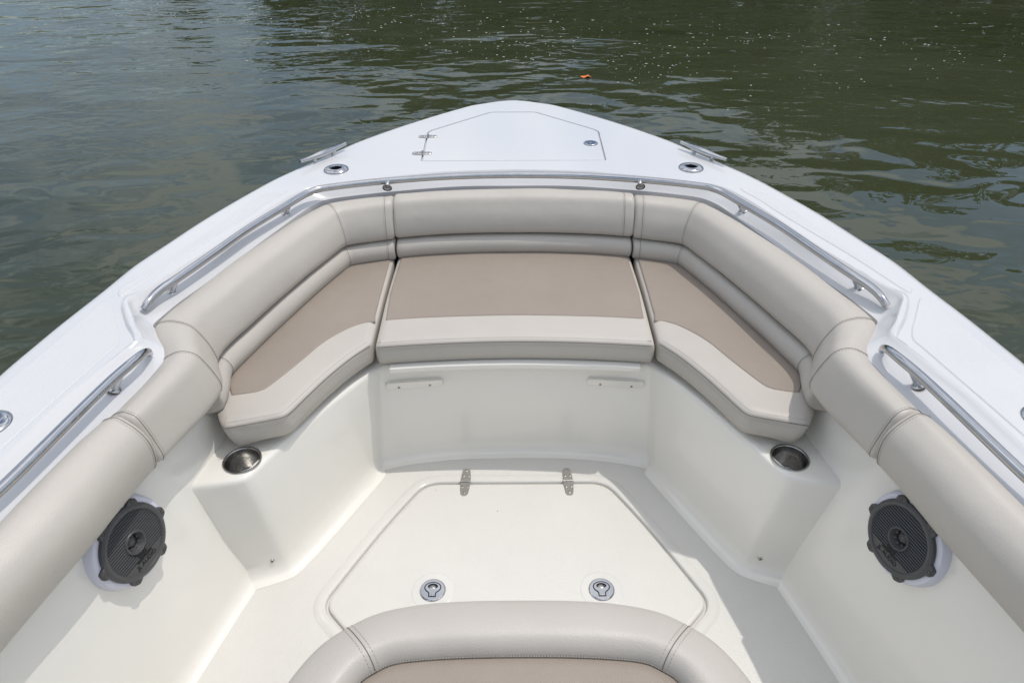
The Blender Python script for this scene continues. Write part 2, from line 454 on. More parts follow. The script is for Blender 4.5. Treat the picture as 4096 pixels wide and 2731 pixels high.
# cleats
for s in (1, -1):
    a, b = D(1201, 651, .022), D(1383, 579, .022)
    ax = (b - a); ln = ax.length; mid = (a + b) / 2; u = ax.normalized()
    mb = MB(); N = 25; pts = []; rr = []
    for i in range(N):
        t = i / (N - 1) * 2 - 1
        pts.append(mid + u * (t * ln / 2) + V(0, 0, .004 * t * t)); rr.append(.0058 + .0070 * math.exp(-(abs(t)) ** 2 * 3.2))
    mb.tube(pts, rr, 16)
    cl = mb.build('cleat', M_chrome, boat, side=s, sharp=60)
    for t in (-.36, .36):
        mb = MB(); f = mid + u * (t * ln / 2); top = V(f.x, f.y, f.z - .004); base = V(f.x, f.y, f.z - .056)
        k_ = -1 if t < 0 else 1
        mb.tube([top + u * k_ * .012, top.lerp(base, .18) + u * k_ * .004, top.lerp(base, .45), top.lerp(base, .8), base], [.009, .0075, .0062, .0075, .010], 12)
        mb.build('leg', M_chrome, cl, side=s)

# handrails
def rail(pts, posts, end_first=None, end_last=None, sides=(1,), closed_mirror=False):
    pass
RZ = .033
fr = [(575,1237,-.010),(592,1210,.000),(622,1176,.006),(657,1148,.009),(695,1123.5,.010),(782.7,1063.8,.010),(869,1003,.010),(1000,911,.010),(1153,817.5,.010),
      (1216.8,779.5,.010),(1255,763.5,.010),(1290,754,.010),(1433.7,735.5,.008),(1600,720,.006),(1755,709,.006),(1900,703,.006)]
P = [D(x, y, dz) for x, y, dz in fr] + [None]
P[-1] = V(0, D(2057, 701, .006).y, dk(2.4) + .006)
P = catmull(P, 6); P = resample(P, 260); n0 = len(P)
rr = [.0116] * n0
for i in range(16): rr[i] = .0098 + .0018 * math.sin(math.pi / 2 * i / 15)
full = P + [mir(p) for p in P[-2::-1]]; fr_ = rr + rr[-2::-1]
mb = MB(); mb.tube(full, fr_, 20)
rl = mb.build('handrail', M_chrome, boat, sharp=60)
def slope_z(p):                      # height of the coaming slope under a plan point
    best = None
    for a, b in zip(C1s, C2s):
        ab = V(b.x-a.x, b.y-a.y, 0); t = max(0, min(1, (V(p.x, p.y, 0) - V(a.x, a.y, 0)).dot(ab) / ab.length_squared))
        q = V(a.x, a.y, 0) + ab * t; d = (q - V(p.x, p.y, 0)).length
        if best is None or d < best[0]:
            w = 0
            for (u0, w0), (u1, w1) in zip(SL, SL[1:]):
                if u0 <= t <= u1: w = w0 + (w1 - w0) * (t - u0) / (u1 - u0)
            best = (d, a.z + (b.z - a.z) * w)
    return best[1]
def post(parent, foot_px, top_px, top, s):
    f = L(*foot_px, .69)
    for _ in range(3): f = L(*foot_px, slope_z(f) + .002)
    r_ = sight(*top_px).normalized(); tp = min(top, key=lambda q: (V(q.x + XC, q.y, q.z - EYE).cross(r_)).length)
    ax = (tp - f).normalized()
    mb = MB(); mb.tube([f + ax * .001, f + ax * .006, f + ax * .012, f.lerp(tp, .6), tp], [.0105, .009, .0085, .0095, .0105], 18)
    m = frame(f, V(1, 0, 0), ax)
    mb.lathe([(.0155, -.004), (.0160, .0005), (.0145, .0025), (.009, .0035)], m, 24)
    mb.lathe([(.0168, -.004), (.0168, -.0006), (.014, .0)], m, 24, m=1)
    return mb.build('post', [M_chrome, M_rubber], parent, side=s, sharp=50)
for s in (1, -1):
    for fp, tq in (((687, 1166), (700, 1119)), ((1141.6, 853.5), (1152, 817)), ((1549, 750), (1549, 724))): post(rl, fp, tq, P, s)
ar = [(597,1414,-.014),(590,1406,.000),(574,1413,.010),(548.5,1433.5,.017),(459,1510,.019),(357,1607,.019),(255,1708,.019),(127.6,1835,.019),(0,1958,.019)]
PA = [D(x, y, dz) for x, y, dz in ar] + [V(-1.035, .5, dk(.5) + .025), V(-1.08, -.3, dk(-.3) + .025), V(-1.09, -.6, dk(-.6) + .024), V(-1.085, -.66, dk(-.6) + .0), V(-1.08, -.67, dk(-.6) - .02)]
PA = resample(catmull(PA, 6), 300)
rr = [.0116] * len(PA)
for i in range(16): rr[i] = .0090 + .0026 * i / 15
for s in (1, -1):
    mb = MB(); mb.tube(PA, rr, 20); ra = mb.build('handrail', M_chrome, boat, side=s, sharp=60)
    post(ra, (457, 1556), (478, 1492), PA, s)

# ---- cockpit liner: side walls
def floor_x(Y): return -.742 - .253 * (1.197 - Y) if Y > .55 else -.906 - .05 * (.55 - Y)
FIL = .028
wall = []
ws = catmull([p for p in C2[:5]] + [V(-.872, 1.135, ZB), V(-.862, 1.22, ZB), V(-.852, 1.32, ZB), V(-.845, 1.42, ZB), V(-.845, 1.50, ZB)], 4)
for s in (1, -1):
    mb = MB(); rings = []
    secs = []
    for p in ws:
        fx = floor_x(p.y); tx = p.x + .004
        sec = [V(p.x, p.y, ZB - .05), V(tx, p.y, .60)]
        # upper wall is slightly hollow, straight below
        for z in (.50, .40, .30, .20, .12, .07, .045): sec.append(V(tx + (fx - tx) * (1 - z / .60), p.y, z))
        x1 = tx + (fx - tx) * (1 - .045 / .60)
        sec += [V(x1 + .004, p.y, .026), V(x1 + .013, p.y, .010), V(x1 + .026, p.y, .002), V(x1 + .036, p.y, .0)]
        secs.append(sec)
    for k in range(len(secs[0])): rings.append([q[k] for q in secs])
    mb.loft(rings); mb.build('side_liner', M_liner, boat, side=s, sharp=60)

# ---- seat base and cup-holder shelves (one moulding right across the bow)
TZ = .375
top = [L(740,1952,TZ), L(777,1946,TZ), L(900,1930,TZ), L(968,1917,TZ), L(1000,1900,TZ), L(1030,1874,TZ), L(1085,1822,TZ), L(1143,1768,TZ), V(-.525,1.525,TZ), V(-.435,1.665,TZ), V(-.405,1.694,TZ), V(-.2,1.708,TZ), V(0,1.711,TZ)]
bot = [L(990,2322,0), L(1013,2314,0), L(1100,2288,0), L(1148,2270,0), L(1170,2254,0), L(1190,2234,0), L(1228,2196,0), L(1276,2143,0), L(1385,2022,0), L(1499,1893,0), V(-.440,1.655,0), V(-.22,1.700,0), V(0,1.708,0)]
top = catmull(top, 4); bot = catmull(bot, 4)
top[-1].x = bot[-1].x = 0
tops = top + [mir(p) for p in top[-2::-1]]; bots = bot + [mir(p) for p in bot[-2::-1]]
nrm = []
for i in range(len(tops)):
    a = tops[max(0, i-2)]; b = tops[min(len(tops)-1, i+2)]; t = (b - a); nrm.append(V(t.y, -t.x, 0).normalized())
rings = []
for (dn, z) in ((-.020, TZ), (-.012, TZ - .0008), (-.006, TZ - .003), (-.002, TZ - .008), (0, TZ - .016)):
    rings.append([V(p.x + n.x * dn, p.y + n.y * dn, z) for p, n in zip(tops, nrm)])
for z in (.28, .18, .09, .045):
    w = z / TZ; rings.append([V(b.x + (a.x - b.x) * w, b.y + (a.y - b.y) * w, z) for a, b in zip(tops, bots)])
for dn, z in ((.004, .026), (.013, .010), (.026, .003), (.040, .0005)):
    rings.append([V(p.x + n.x * dn, p.y + n.y * dn, z) for p, n in zip(bots, nrm)])
mb = MB(); mb.loft(rings)
cupc = [L(968, 1838, TZ + .003)]
holes = []
for s in (1, -1):
    c = cupc[0] if s == 1 else mir(cupc[0]); holes.append(circ(c, .046, 32, TZ))
back = [V(-.93, 1.30, TZ), V(-.97, 1.45, TZ), V(-.90, 1.8, TZ), V(-.72, 2.25, TZ), V(-.4, 2.36, TZ), V(0, 2.40, TZ)]
back = back + [mir(p) for p in back[-2::-1]]
lp = rings[0] + back[::-1]
mb.fill([clean(lp)] + holes)
mb.build('seat_base', M_liner, boat, sharp=55, fixn=False)

# seat locker lid under the middle cushion
lid = [V(-.383, 1.646, 0), V(-.25, 1.658, 0), V(-.1, 1.666, 0), V(0, 1.668, 0)]
lid = catmull(lid, 4); lid = lid + [mir(p) for p in lid[-2::-1]]
lid = lid + [V(.385, 1.9, 0), V(-.385, 1.9, 0)]
mb = MB(); mb.prism(rpoly(lid, .006, 3), [(.004, .3790), (.001, .3805), (0, .384), (0, .3955), (.003, .3985)], bottom=True)
mb.build('locker_lid', M_liner, boat, sharp=40)

# cushion catches on the front of the seat base
for s in (1, -1):
    cx, cz, w, h = -.318, .302, .180, .030
    yf = 1.694
    m = frame(V(cx, yf, cz), V(1, .085, .02), V(.085, -1, .0))
    o = ccw(clean(rpoly([V(-w/2, -h/2, 0), V(w/2, -h/2, 0), V(w/2, h/2, 0), V(-w/2, h/2, 0)], .012, 5)))
    mb = MB()
    def tilt(p, z): return m @ V(p.x, p.y, z + (.006 * (p.y / h + .5) if z > .0015 else 0))
    rg = [[tilt(p, z) for p in (inset(o, d) if d else o)] for d, z in ((0, -.012), (0, .0010), (.001, .0020), (.003, .0028))]
    mb.loft(rg, closed=True); mb.add(rg[-1], [list(range(len(o)))])
    pd = mb.build('catch_plate', M_liner, boat, side=s, sharp=30)
    for sx in (-.05, .048):
        mb = MB(); f = m @ Matrix.Translation((sx, -.006, .0042)); mb.lathe([(.0052, 0), (.005, .0015), (.0035, .0022), (.0001, .0022)], f, 14); mb.lathe([(.0024, .0026), (.0001, .0027)], f, 6, m=1)
        mb.build('screw', [M_brushed, M_dark], pd, side=s)
# blind screw caps low on the shelf fronts
for s in (1, -1):
    o = L(1092, 2246, .045); o = V(o.x, o.y + .0, .045)
    # place on the moulding
    best = None
    for i in range(len(tops)):
        z = .05; w = z / TZ; q = V(bots[i].x + (tops[i].x - bots[i].x) * w, bots[i].y + (tops[i].y - bots[i].y) * w, z)
        r_ = sight(1092, 2246); pr = V(q.x + XC, q.y, q.z - EYE)
        d = (pr.normalized().cross(r_.normalized())).length
        if best is None or d < best[0]: best = (d, q, nrm[i])
    m = frame(best[1] + best[2] * .002, V(1, 0, 0), best[2])
    mb = MB(); mb.lathe([(.0065, -.002), (.006, .001), (.004, .0018), (.003, .001), (.0001, .001)], m, 18); mb.lathe([(.0028, .0014), (.0001, .0014)], m, 10, m=1)
    mb.build('screw_cap', [M_brushed, M_dark], boat, side=s)

# cup holders
for s in (1, -1):
    c = cupc[0]; m = frame(V(c.x, c.y, TZ), V(1, 0, 0), V(0, 0, 1)); mb = MB()
    mb.lathe([(.050, -.001), (.0502, .0015), (.049, .0032), (.0465, .0036), (.0445, .0026), (.0435, 0), (.0432, -.03), (.042, -.062), (.036, -.071), (.030, -.073), (.024, -.069), (.012, -.0685), (.0001, -.0685)], m, 56)
    mb.build('cup_holder', M_brushed, boat, side=s, sharp=45)

# floor with hatch opening
fh = [L(*p, 0) for p in [(1694,1942),(1553,2090),(1428,2242),(1284,2424),(1400,2560)]]
fh = [V(p.x, p.y, 0) for p in fh]; fh[0] = L(1700, 1930, 0)
fhf = fh + [mir(p) for p in fh[::-1]]
fho = ccw(clean(rpoly(fhf, [.055, .25, .25, .045, .03, .03, .045, .25, .25, .055], 8)))
fl = [V(floor_x(-1.2) - .02, -1.2, 0), V(floor_x(.55) - .02, .55, 0), V(floor_x(1.2) - .03, 1.2, 0), V(-.66, 1.28, 0), V(-.47, 1.64, 0), V(0, 1.74, 0)]
fl = fl + [mir(p) for p in fl[-2::-1]]
mb = MB()
# smooth raised frame round the opening, non-skid outside it
fr_o = inset(fho, -.034)
mb.fill([fl, fr_o])
fp = mb.build('floor', M_floor, boat, sharp=30, fixn=False)
rg = [[V(p.x, p.y, z) for p in (inset(fho, d) if d else fho)] for d, z in ((-.034, 0), (-.031, .0012), (-.027, .0030), (-.012, .0040), (-.006, .0038), (-.002, .0022), (0, -.002), (.001, -.009), (.03, -.010))]
mb = MB(); mb.loft(rg, closed=True); mb.fill([rg[-1]])
mb.build('hatch_frame', M_frame, boat, sharp=60, fixn=False)
fi = inset(fho, .0075)
mb = MB(); rg = [[V(p.x, p.y, z) for p in (inset(fi, d) if d else fi)] for d, z in ((0, -.0085), (0, -.003), (.0015, .0008), (.004, .0028), (.008, .0036), (.011, .0038))]
mb.loft(rg, closed=True)
lats = [L(1731, 2361, .004), L(2406, 2358, .004)]
mb.fill([rg[-1]] )
# smooth pads round the latches
fhh = mb.build('floor_hatch', M_floor, boat, sharp=60, fixn=False)
for q in lats:
    mb = MB(); mb.lathe([(.060, .0036), (.058, .0048), (.054, .0052), (.0001, .0052)], Matrix.Translation((q.x, q.y, 0)), 48); mb.build('latch_pad', M_frame, fhh)
    latch(fhh, V(q.x, q.y, .0052), V(0, 1, 0), .036)
for px, tw in (((1862, 1927), .03), ((2272, 1925), -.03)):
    q = L(*px, .004); hinge(fhh, V(q.x, q.y, .0042), V(tw, 1, 0), .118, .034)

# ---- loudspeakers
def speaker(s):
    wd = V(.076, .30, 0).normalized()                # forward along the wall
    lo_, hi_ = .2, .5
    for _ in range(40):
        z = (lo_ + hi_) / 2; g = L(541, 2168, z)
        tx = -.905 - .15 * (1.03 - g.y); fx = floor_x(g.y); up = V(tx - fx, 0, .60).normalized(); nz = wd.cross(up)
        if nz.x < 0: nz = -nz
        nz.normalize(); q = g - nz * .040
        wx = fx + (tx - fx) * q.z / .60
        if q.x < wx: lo_ = z          # behind the wall: go higher
        else: hi_ = z
    m = frame(q, wd, nz)
    RO = .088
    mb = MB()
    mb.lathe([(RO * 1.21, -.03), (RO * 1.20, .000), (RO * 1.175, .014), (RO * 1.14, .025), (RO * 1.10, .0295), (RO * 1.05, .031), (RO * .97, .0315), (RO * .97, .0)], m, 72)
    mb.lathe([(.0001, .012), (RO * .97, .012)], m, 72)
    root = mb.build('speaker', M_trim, boat, side=s, sharp=30)
    H0 = .0365
    # grille: rim with six ears, louvres, centre ring
    mb = MB()
    mb.lathe([(RO * .93, H0 - .010), (RO * .985, H0 - .003), (RO * .985, H0), (RO * .965, H0 + .004), (RO * .90, H0 + .0065), (RO * .845, H0 + .006), (RO * .835, H0 + .0045), (RO * .82, H0 + .0045), (RO * .81, H0 - .003)], m, 72)
    for k in range(6):
        a = R(60 * k) * 1
        ca, sa = math.cos(a), math.sin(a)
        pl = [V(.90 * RO, -.017, 0), V(1.02 * RO, -.0135, 0), V(1.10 * RO, -.008, 0), V(1.10 * RO, .008, 0), V(1.02 * RO, .0135, 0), V(.90 * RO, .017, 0)]
        pl = ccw(clean(rpoly(pl, .003, 3)))
        rg = [[m @ V(p.x * ca - p.y * sa, p.x * sa + p.y * ca, z) for p in (inset(pl, d) if d else pl)] for d, z in ((0, H0 - .008), (0, H0 + .002), (.0012, H0 + .0036))]
        mb.loft(rg, closed=True); mb.add(rg[-1], [list(range(len(pl)))])
    RI = .825 * RO; RC = .30 * RO
    n = 23
    for i in range(n):
        y = -RI + (i + .5) * 2 * RI / n
        hx = math.sqrt(max(0, RI**2 - y*y)); segs = []
        if abs(y) < RC: ix = math.sqrt(RC**2 - y*y); segs = [(-hx, -ix), (ix, hx)]
        else: segs = [(-hx, hx)]
        if y < -.62 * RI: continue
        for x0, x1 in segs:
            w = .0016; z1 = H0 + .0042; z0 = H0 - .004
            vs = [(x0, y - w, z0), (x1, y - w, z0), (x1, y - w * .7, z1), (x0, y - w * .7, z1), (x0, y + w, z0), (x1, y + w, z0), (x1, y + w * .7, z1 - .0012), (x0, y + w * .7, z1 - .0012)]
            mb.add([m @ V(*v) for v in vs], [[0,1,2,3],[3,2,6,7],[7,6,5,4]])
    # solid lower segment that carries the badge
    ys = -.60 * RI; hx = math.sqrt(RI**2 - ys*ys); arc = []
    a0 = math.atan2(ys, -hx); a1 = math.atan2(ys, hx)
    for k in range(17):
        a = (math.pi + (-math.pi - a0) * -1 * 0) ; 
        t = k / 16; ang = math.pi + math.asin(-ys / RI) + (math.pi - 2 * math.asin(-ys / RI)) * t
        arc.append(V(RI * math.cos(ang), RI * math.sin(ang), 0))
    mb.add([m @ V(p.x, p.y, H0 + .0038) for p in arc], [list(range(len(arc)))])
    mb.lathe([(RC * 1.05, H0 - .004), (RC * 1.05, H0 + .005), (RC * .98, H0 + .0075), (RC * .88, H0 + .0065), (RC * .70, H0 - .002), (RC * .60, H0 - .010)], m, 40)
    for k in range(7):
        a = 2*math.pi*k/7 + .3; 
        p = [V(.62, .10, 0), V(.62, -.10, 0), V(.40, 0, 0)]
        p = [V(q.x * math.cos(a) - q.y * math.sin(a), q.x * math.sin(a) + q.y * math.cos(a), 0) * RC for q in p]
        mb.add([m @ V(q.x, q.y, H0 - .001 - .002 * (i == 2)) for i, q in enumerate(p)], [[0, 1, 2]])
    mb.build('grille', M_grille, root, side=s, sharp=25, fixn=False)
    mb = MB(); mb.lathe([(RI * 1.01, H0 - .0045), (RC, H0 - .0125), (.0001, H0 - .012)], m, 48); mb.build('cone', M_cone, root, side=s)
    mb = MB(); mb.lathe([(RC * .50, H0 - .011), (RC * .44, H0 - .007), (RC * .28, H0 - .0045), (.0001, H0 - .0035)], m, 24)
    for ring_i, rad in enumerate((.12, .24, .36)):
        kk = 6 * (ring_i + 1)
        for k in range(kk):
            a = 2*math.pi*k/kk; f = m @ Matrix.Translation((RC * rad * math.cos(a), RC * rad * math.sin(a), H0 - .0033 - rad * .010)); mb.lathe([(.0008, 0), (.0001, .0003)], f, 6, m=1)
    mb.build('tweeter', [M_grille, M_cone], root, side=s)
    for k in range(6):
        a = R(60 * k); f = m @ Matrix.Translation((1.035 * RO * math.cos(a), 1.035 * RO * math.sin(a), H0 + .003))
        mb = MB(); mb.lathe([(.0048, .0006), (.0045, .0012), (.0036, .0005), (.0001, -.0002)], f, 14, m=1); mb.lathe([(.0024, .0012), (.0001, .0014)], f, 8)
        mb.build('screw', [M_rubber, M_dark], root, side=s)
    # badge: letters J L in heavy strokes with a gap line, and the word below
    mb = MB(); yb = -.60 * RI; u = RO * .15
    def box(x0, y0, x1, y1, z=H0 + .0046): mb.add([m @ V(fx_(x0), y0, z), m @ V(fx_(x1), y0, z), m @ V(fx_(x1), y1, z), m @ V(fx_(x0), y1, z), m @ V(fx_(x0), y0, z - .003), m @ V(fx_(x1), y0, z - .003), m @ V(fx_(x1), y1, z - .003), m @ V(fx_(x0), y1, z - .003)], [[0,1,2,3],[0,4,5,1],[1,5,6,2],[2,6,7,3],[3,7,4,0]])
    fx_ = (lambda x: x) if s == 1 else (lambda x: -x)
    zz = yb - .30 * u
    box(-.95*u, zz - .0*u, -.12*u, zz + 2.0*u); box(-1.35*u, zz + 1.45*u, -.95*u, zz + 2.0*u); box(-1.7*u, zz, -.95*u, zz + .6*u)
    box(.12*u, zz, .85*u, zz + 2.0*u); box(.85*u, zz, 1.7*u, zz + .6*u); 
    for k in range(3): box(-.05*u, zz + (.15 + .65*k)*u, .05*u, zz + (.5 + .65*k)*u)
    cu = bpy.data.curves.new('badge_text', 'FONT'); cu.body = 'JL AUDIO'; cu.size = u * 1.05; cu.align_x = 'CENTER'; cu.extrude = .0004; cu.offset = .0001
    to = bpy.data.objects.new('tmp', cu); C.objects.link(to); bpy.context.view_layer.update()
    tm = bpy.data.meshes.new_from_object(to.evaluated_get(bpy.context.evaluated_depsgraph_get()))
    mb.add([m @ V(fx_(v.co.x), zz - .95*u + v.co.y, H0 + .0044 + v.co.z) for v in tm.vertices], [list(p.vertices) for p in tm.polygons])
    bpy.data.objects.remove(to); bpy.data.curves.remove(cu); bpy.data.meshes.remove(tm)
    mb.build('badge', M_cone, root, side=s, smooth=False)
for s in (1, -1): speaker(s)

# console front box under the lounge cushion
lo_px = [((1010,2950),(1330,2900)),((1134,2731),(1405,2775)),((1253,2589),(1446,2724)),((1355,2513),(1490,2694)),((1508,2440),(1568,2657)),((1695,2402),(1695,2640)),((1880,2389),(1880,2630))]
ZL = .50
LO = [V(-.42, .10, ZL), V(-.425, .35, ZL)] + [L(*a, ZL) for a, b in lo_px] + [V(0, L(2057, 2386, ZL).y, ZL)]
LI = [V(-.30, .10, ZL), V(-.30, .35, ZL)] + [L(*b, ZL) for a, b in lo_px] + [V(0, L(2057, 2627, ZL).y, ZL)]
LO = catmull(LO, 6); LI = catmull(LI, 6); LO[-1].x = LI[-1].x = 0
LOf = LO + [mir(p) for p in LO[-2::-1]]; LIf = LI + [mir(p) for p in LI[-2::-1]]
mb = MB(); mb.prism(inset(ccw(clean(LOf)), .03), [(0, 0), (0, .39), (.006, .40)]); mb.build('console_seat_base', M_liner, boat, sharp=40)

# ================================================================== CUSHIONS
def pad_section(B, F, zb, zf, kind='upper'):
    h = V(F.x - B.x, F.y - B.y, 0); d = h.length; h.normalize()
    k = min(1, (d / .115) ** 2)
    if kind == 'upper':
        c = [(-.006, zf + .04), (-.010, zb - .020), (-.004, zb - .001), (.016, zb + .011), (.38*d, zb + .018), (d - .052*k, zb + .0145), (d - .032*k, zb + .004), (d - .017*k, zb - .016),
             (d + .001, zb - .050), (d + .010, zf + .030), (d + .006, zf + .012), (d - .008, zf + .002), (d - .04, zf + .002), (.03, zf + .01)]
    elif kind == 'aft':
        c = [(-.006, zf + .04), (-.010, zb - .020), (-.004, zb - .001), (.014, zb + .012), (.45*d, zb + .020), (d - .028, zb + .012), (d - .004, zb - .006), (d + .012, zb - .034),
             (d + .015, zb - .065), (d + .009, zf + .022), (d + .001, zf + .006), (d - .012, zf + .001), (d - .04, zf + .002), (.03, zf + .01)]
    else:
        c = [(d - .05, zf - .004), (d - .012, zf - .003), (d + .006, zf - .008), (d + .019, zf - .022), (d + .024, zf - .042), (d + .018, zf - .062), (d + .006, zf - .074), (d - .02, zf - .078), (d - .05, zf - .078)]
    return catmull([V(B.x + h.x * a, B.y + h.y * a, z) for a, z in c], 4, True)
def sweep_pad(B, F, zb, zf, kind, n=5, ends=(1, 1), rnd=.016):
    """rings through matched back and front stations, rounded ends"""
    Bs, Fs = catmull(B, n), catmull(F, n)
    rings = []
    for b, f in zip(Bs, Fs):
        r_ = pad_section(b, f, zb, zf, kind); c = sum(r_, V(0,0,0)) / len(r_)
        rings.append([p + (p - c).normalized() * (noise.noise(p * 7.0) * .0022 + noise.noise(p * 24.0) * .0006) for p in r_])
    def endrings(r0, r1):
        c = sum(r0, V(0,0,0)) / len(r0); t = (c - sum(r1, V(0,0,0)) / len(r1)).normalized(); out = []
        for a in (22, 45, 65, 80, 90):
            w = math.sin(R(a)); k = rnd * (1 - math.cos(R(a)))
            ring = []
            for p in r0:
                v = p - c; v -= t * v.dot(t); l = v.length
                ring.append(p + t * (rnd * .8 * w) - v * (min(.6, k / max(l, 1e-6))))
            out.append(ring)
        return out
    # end rings start slightly inside the nominal end
    e0 = endrings(rings[0], rings[2]) if ends[0] else []
    e1 = endrings(rings[-1], rings[-3]) if ends[1] else []
    return e0[::-1] + rings + e1, len(e0)
def seam(root, ring, s=1, outer=.0006, lo=0, hi=None, gap=.0055, nxt=None, single=False):
    mb = MB(); c = sum(ring, V(0,0,0)) / len(ring)
    pts = [p + (p - c).normalized() * outer for p in ring[lo:hi]]
    mb.tube(resample(pts, 40), .0006, 5, m=1)
    if nxt is not None:
        t = (sum(nxt, V(0,0,0)) / len(nxt) - c).normalized()
        for g in ((gap,) if single else (gap, -gap)):
            mb.dashes([p + t * g for p in pts])
    mb.build('seam', [M_stitch, M_piping], root, side=s, smooth=False)

def cushion_root(name, label, cat, pts, s, group=None):
    c = sum(pts, V(0,0,0)) / len(pts)
    return thing(name, label, cat, (XC + s * c.x, c.y, min(p.z for p in pts)), group)

ZF = .550
# --- side backrests: they turn the coaming corner and run on as the first side bolster
Bp = [V(-.439,2.310,0), V(-.53,2.292,0), V(-.610,2.266,0), V(-.662,2.238,0), V(-.700,2.180,0), V(-.766,2.030,0), V(-.840,1.840,0), V(-.889,1.672,0), V(-.918,1.565,0), V(-.930,1.505,0), V(-.930,1.470,0), V(-.900,1.415,0), V(-.862,1.360,0), V(-.848,1.320,0), V(-.852,1.260,0), V(-.864,1.190,0), V(-.876,1.128,0)]
Fp = [V(-.435,2.203,0), V(-.51,2.182,0), V(-.565,2.163,0), V(-.590,2.148,0), V(-.612,2.100,0), V(-.665,1.965,0), V(-.722,1.800,0), V(-.770,1.640,0), V(-.800,1.540,0), V(-.805,1.480,0), V(-.792,1.440,0), V(-.775,1.405,0), V(-.758,1.370,0), V(-.750,1.330,0), V(-.758,1.260,0), V(-.776,1.180,0), V(-.796,1.104,0)]
RLB = Bp[:10] + [V(-.925,1.455,0), V(-.91,1.405,0), V(-.90,1.35,0)]
RLF = Fp[:9] + [V(-.806,1.500,0), V(-.796,1.455,0), V(-.785,1.41,0), V(-.782,1.365,0)]
for s in (1, -1):
    side = 'port' if s == 1 else 'starboard'
    lab = 'long grey backrest cushion along the left side of the bow seat' if s == 1 else 'long grey backrest cushion along the right side of the bow seat'
    root = cushion_root('backrest_cushion', lab, 'cushion', [V(p.x, p.y, .47) for p in Bp], s, 'backrest cushions round the bow seat')
    rg, k0 = sweep_pad(Bp, Fp, ZB, ZF, 'upper')
    mb = MB(); mb.loft(rg, closed=True, cap=True); mb.build('upper_roll', M_vinyl, root, side=s, sharp=80)
    n = 5
    for i in (3,): seam(root, rg[k0 + i*n], s=s, lo=8, hi=42, nxt=rg[k0 + i*n + 1])
    for i in (10, 13): seam(root, rg[k0 + i*n - 2], s=s, lo=8, hi=42, nxt=rg[k0 + i*n - 1], single=(i == 13))
    seam(root, rg[k0 + 1], s=s, lo=8, hi=42, nxt=rg[k0 + 2], single=True)
    seam(root, rg[-6], s=s, lo=8, hi=42, nxt=rg[-8], single=True)
    rg2, k1 = sweep_pad(RLB, RLF, ZB, ZF, 'lower', rnd=.012)
    mb = MB(); mb.loft(rg2, closed=True, cap=True); mb.build('lower_roll', M_vinyl, root, side=s, sharp=80)
    seam(root, rg2[k1 + 3*n], s=s, lo=6, hi=28, nxt=rg2[k1 + 3*n + 1]); seam(root, rg2[k1 + 9*n - 1], s=s, lo=6, hi=28, nxt=rg2[k1 + 9*n], single=True)
    seam(root, rg2[k1 + 1], s=s, lo=6, hi=28, nxt=rg2[k1 + 2], single=True)
# --- middle backrest
Bc = [V(-.415,2.320,0), V(-.30,2.342,0), V(-.15,2.358,0), V(0,2.364,0)]; Fc = [V(-.412,2.212,0), V(-.30,2.232,0), V(-.15,2.246,0), V(0,2.250,0)]
Bc += [mir(p) for p in Bc[-2::-1]]; Fc += [mir(p) for p in Fc[-2::-1]]
root = cushion_root('backrest_cushion', 'wide grey backrest cushion across the middle of the bow seat, facing aft', 'cushion', [V(p.x, p.y, .47) for p in Bc], 1, 'backrest cushions round the bow seat')
rg, k0 = sweep_pad(Bc, Fc, ZB + .004, ZF, 'upper'); mb = MB(); mb.loft(rg, closed=True, cap=True); mb.build('upper_roll', M_vinyl, root, sharp=80)
seam(root, rg[-7], lo=8, hi=42, nxt=rg[-8], single=True)
rg, k0 = sweep_pad(Bc, Fc, ZB, ZF, 'lower', rnd=.012); mb = MB(); mb.loft(rg, closed=True, cap=True); mb.build('lower_roll', M_vinyl, root, sharp=80)
# --- aft side bolsters
Ba = [V(-.889,1.108,0), V(-.906,1.050,0), V(-.918,.985,0), V(-.936,.88,0), V(-.962,.68,0), V(-.98,.45,0), V(-1.01,.0,0), V(-1.02,-.6,0)]
Fa = [V(-.806,1.086,0), V(-.820,1.020,0), V(-.830,.955,0), V(-.842,.865,0), V(-.882,.66,0), V(-.90,.45,0), V(-.93,.0,0), V(-.94,-.6,0)]
for s in (1, -1):
    lab = 'long grey side bolster above the speaker on the left, running out of frame' if s == 1 else 'long grey side bolster above the speaker on the right, running out of frame'
    root = cushion_root('side_bolster', lab, 'bolster', [V(p.x, p.y, .55) for p in Ba], s, 'side bolsters along the cockpit')
    rg, k0 = sweep_pad(Ba, Fa, ZB, ZF - .004, 'aft'); mb = MB(); mb.loft(rg, closed=True, cap=True); mb.build('roll', M_vinyl, root, side=s, sharp=80)
    seam(root, rg[k0], s=s, lo=8, hi=42, nxt=rg[k0 + 2], single=True)
